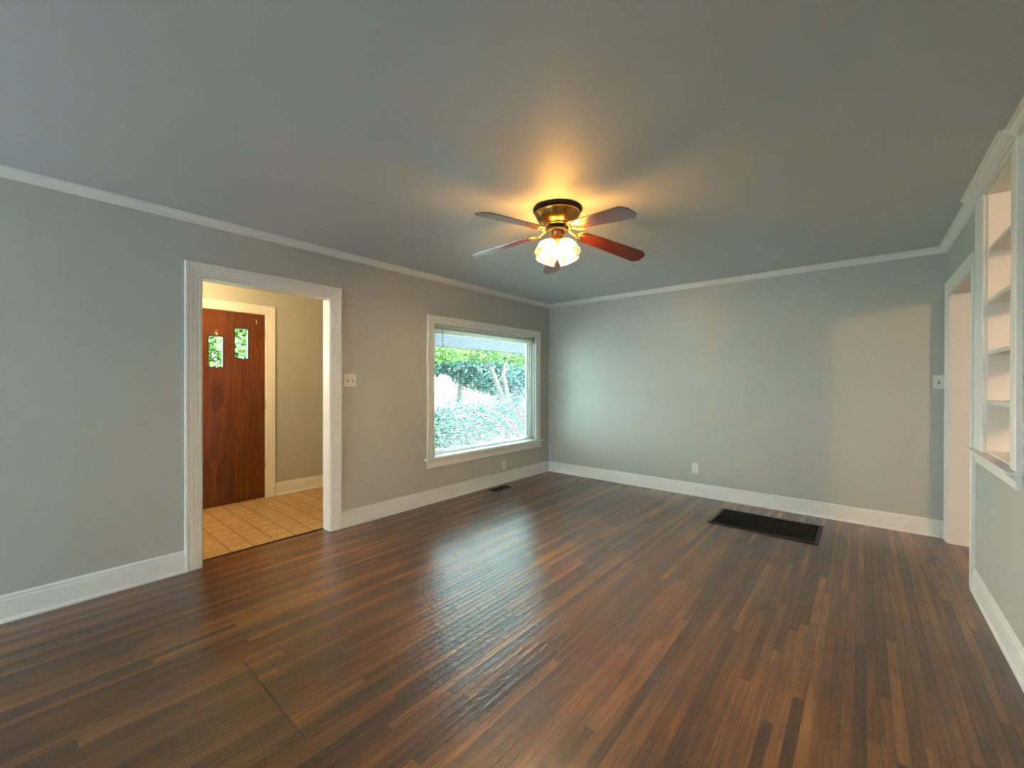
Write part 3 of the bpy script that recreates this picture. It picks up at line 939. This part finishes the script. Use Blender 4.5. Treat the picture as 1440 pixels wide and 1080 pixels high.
# beam of the open porch in front of the window, the short eave, and a sky blocker over the door
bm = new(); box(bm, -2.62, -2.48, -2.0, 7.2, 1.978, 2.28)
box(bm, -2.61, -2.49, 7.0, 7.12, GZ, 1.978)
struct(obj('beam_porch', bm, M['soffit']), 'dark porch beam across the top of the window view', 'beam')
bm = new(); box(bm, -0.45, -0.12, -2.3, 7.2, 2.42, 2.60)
box(bm, -3.3, XH - 0.15, -5.6, -2.3, 2.50, 2.60)  # unseen slab added to keep sky glints through the door panes off the floor
struct(obj('eave_and_sky_blocker', bm, M['soffit']), 'short eave of the house, with an unseen slab added over the front door to block the sky', 'roof')

hb = []
for i in range(14):
    hb.append((-3.7 + rnd.uniform(-0.25, 0.25), -1.2 + i * 0.5, 0.28 + rnd.uniform(-0.05, 0.10), 0.8, 0.62, 0.82))
h = tag(empty('hedge', (-3.7, 2.0, GZ)), 'pale leafy hedge filling the lower half of the window view', 'hedge')
foliage('foliage', leaves([(x + 3.7, y - 2.0, z - GZ, rx, ry, rz) for x, y, z, rx, ry, rz in hb], 18000, 0.05, 11), M['hedge'], h)
bm = new()
for b in hb:
    yy = b[1] - 2.0
    tube(bm, [(0, yy, 0.0), (rnd.uniform(-0.1, 0.1), yy + rnd.uniform(-0.1, 0.1), 0.5), (rnd.uniform(-0.2, 0.2), yy + rnd.uniform(-0.2, 0.2), 1.0)], [0.03, 0.02, 0.008], 6)
o = obj('stem', bm, M['bark'], h)

def tree(x, y, trunk, blobs, count, size, mat, label, seed, group=None):
    t = tag(empty('tree', (x, y, GZ)), label, 'tree', group)
    bm = new()
    for pts_, rd in trunk:
        tube(bm, [(a - x, b - y, c - GZ) for a, b, c in pts_], rd, 8)
    obj('trunk', bm, M['bark'], t, True)
    foliage('crown', leaves([(a - x, b - y, c - GZ, p_, q, s) for a, b, c, p_, q, s in blobs], count, size, seed), mat, t)
    return t
tree(-8.0, 8.2, [([(-8.0, 8.2, GZ), (-8.0, 8.0, 0.6), (-8.05, 7.5, 1.6), (-8.2, 7.0, 2.6)], [0.14, 0.11, 0.09, 0.05]),
                 ([(-8.0, 8.2, GZ), (-8.0, 8.35, 0.7), (-8.1, 8.1, 1.7), (-8.0, 8.4, 2.8)], [0.12, 0.10, 0.08, 0.05]),
                 ([(-8.05, 7.7, 1.3), (-7.9, 8.5, 2.2)], [0.05, 0.03])],
     [(-8.0, 4.6, 2.45, 1.2, 1.5, 0.55), (-8.2, 6.9, 2.60, 1.3, 1.6, 0.6), (-8.0, 9.2, 2.45, 1.2, 1.5, 0.6), (-8.6, 7.0, 3.4, 1.6, 3.6, 0.9)], 16000, 0.075, M['leaf'],
     'bright green tree with forked leaning trunk beyond the hedge', 21)
tree(-13.0, 10.0, [([(-13, 10, GZ), (-13, 10.2, 1.2), (-13, 10.0, 3)], [0.2, 0.15, 0.1])],
     [(-13, 8.0, 2.5, 1.8, 2.6, 1.0), (-13, 4.8, 2.2, 1.6, 2.6, 1.1), (-13, 12.0, 2.2, 1.8, 2.8, 1.6), (-13.4, 14.5, 1.6, 1.6, 2.2, 1.9)], 30000, 0.15, M['leaf_far'],
     'blue-green tree in the background behind the forked tree', 22)
tree(-5.6, -2.4, [([(-5.6, -2.4, GZ), (-5.6, -2.35, 1.0), (-5.7, -2.4, 2.2)], [0.09, 0.07, 0.04])],
     [(-5.6, -2.6, 2.0, 0.9, 1.0, 0.9), (-5.8, -1.9, 2.6, 0.9, 0.9, 0.8), (-5.5, -3.2, 1.6, 0.7, 0.7, 0.8), (-5.8, -2.6, 3.4, 1.1, 1.4, 1.2)], 9000, 0.07, M['leaf'],  # highest blob added to block the sky reflected on the floor
     'leafy green tree seen through the small panes of the front door', 23)
bm = new(); box(bm, -22.3, -22.0, 2, 34, GZ, 1.62); box(bm, -22.36, -21.94, 2, 34, 1.62, 1.69)
tag(obj('garden_wall', bm, M['pale_wall']), 'pale sunlit wall in the distance beyond the hedge', 'wall', kind='structure')
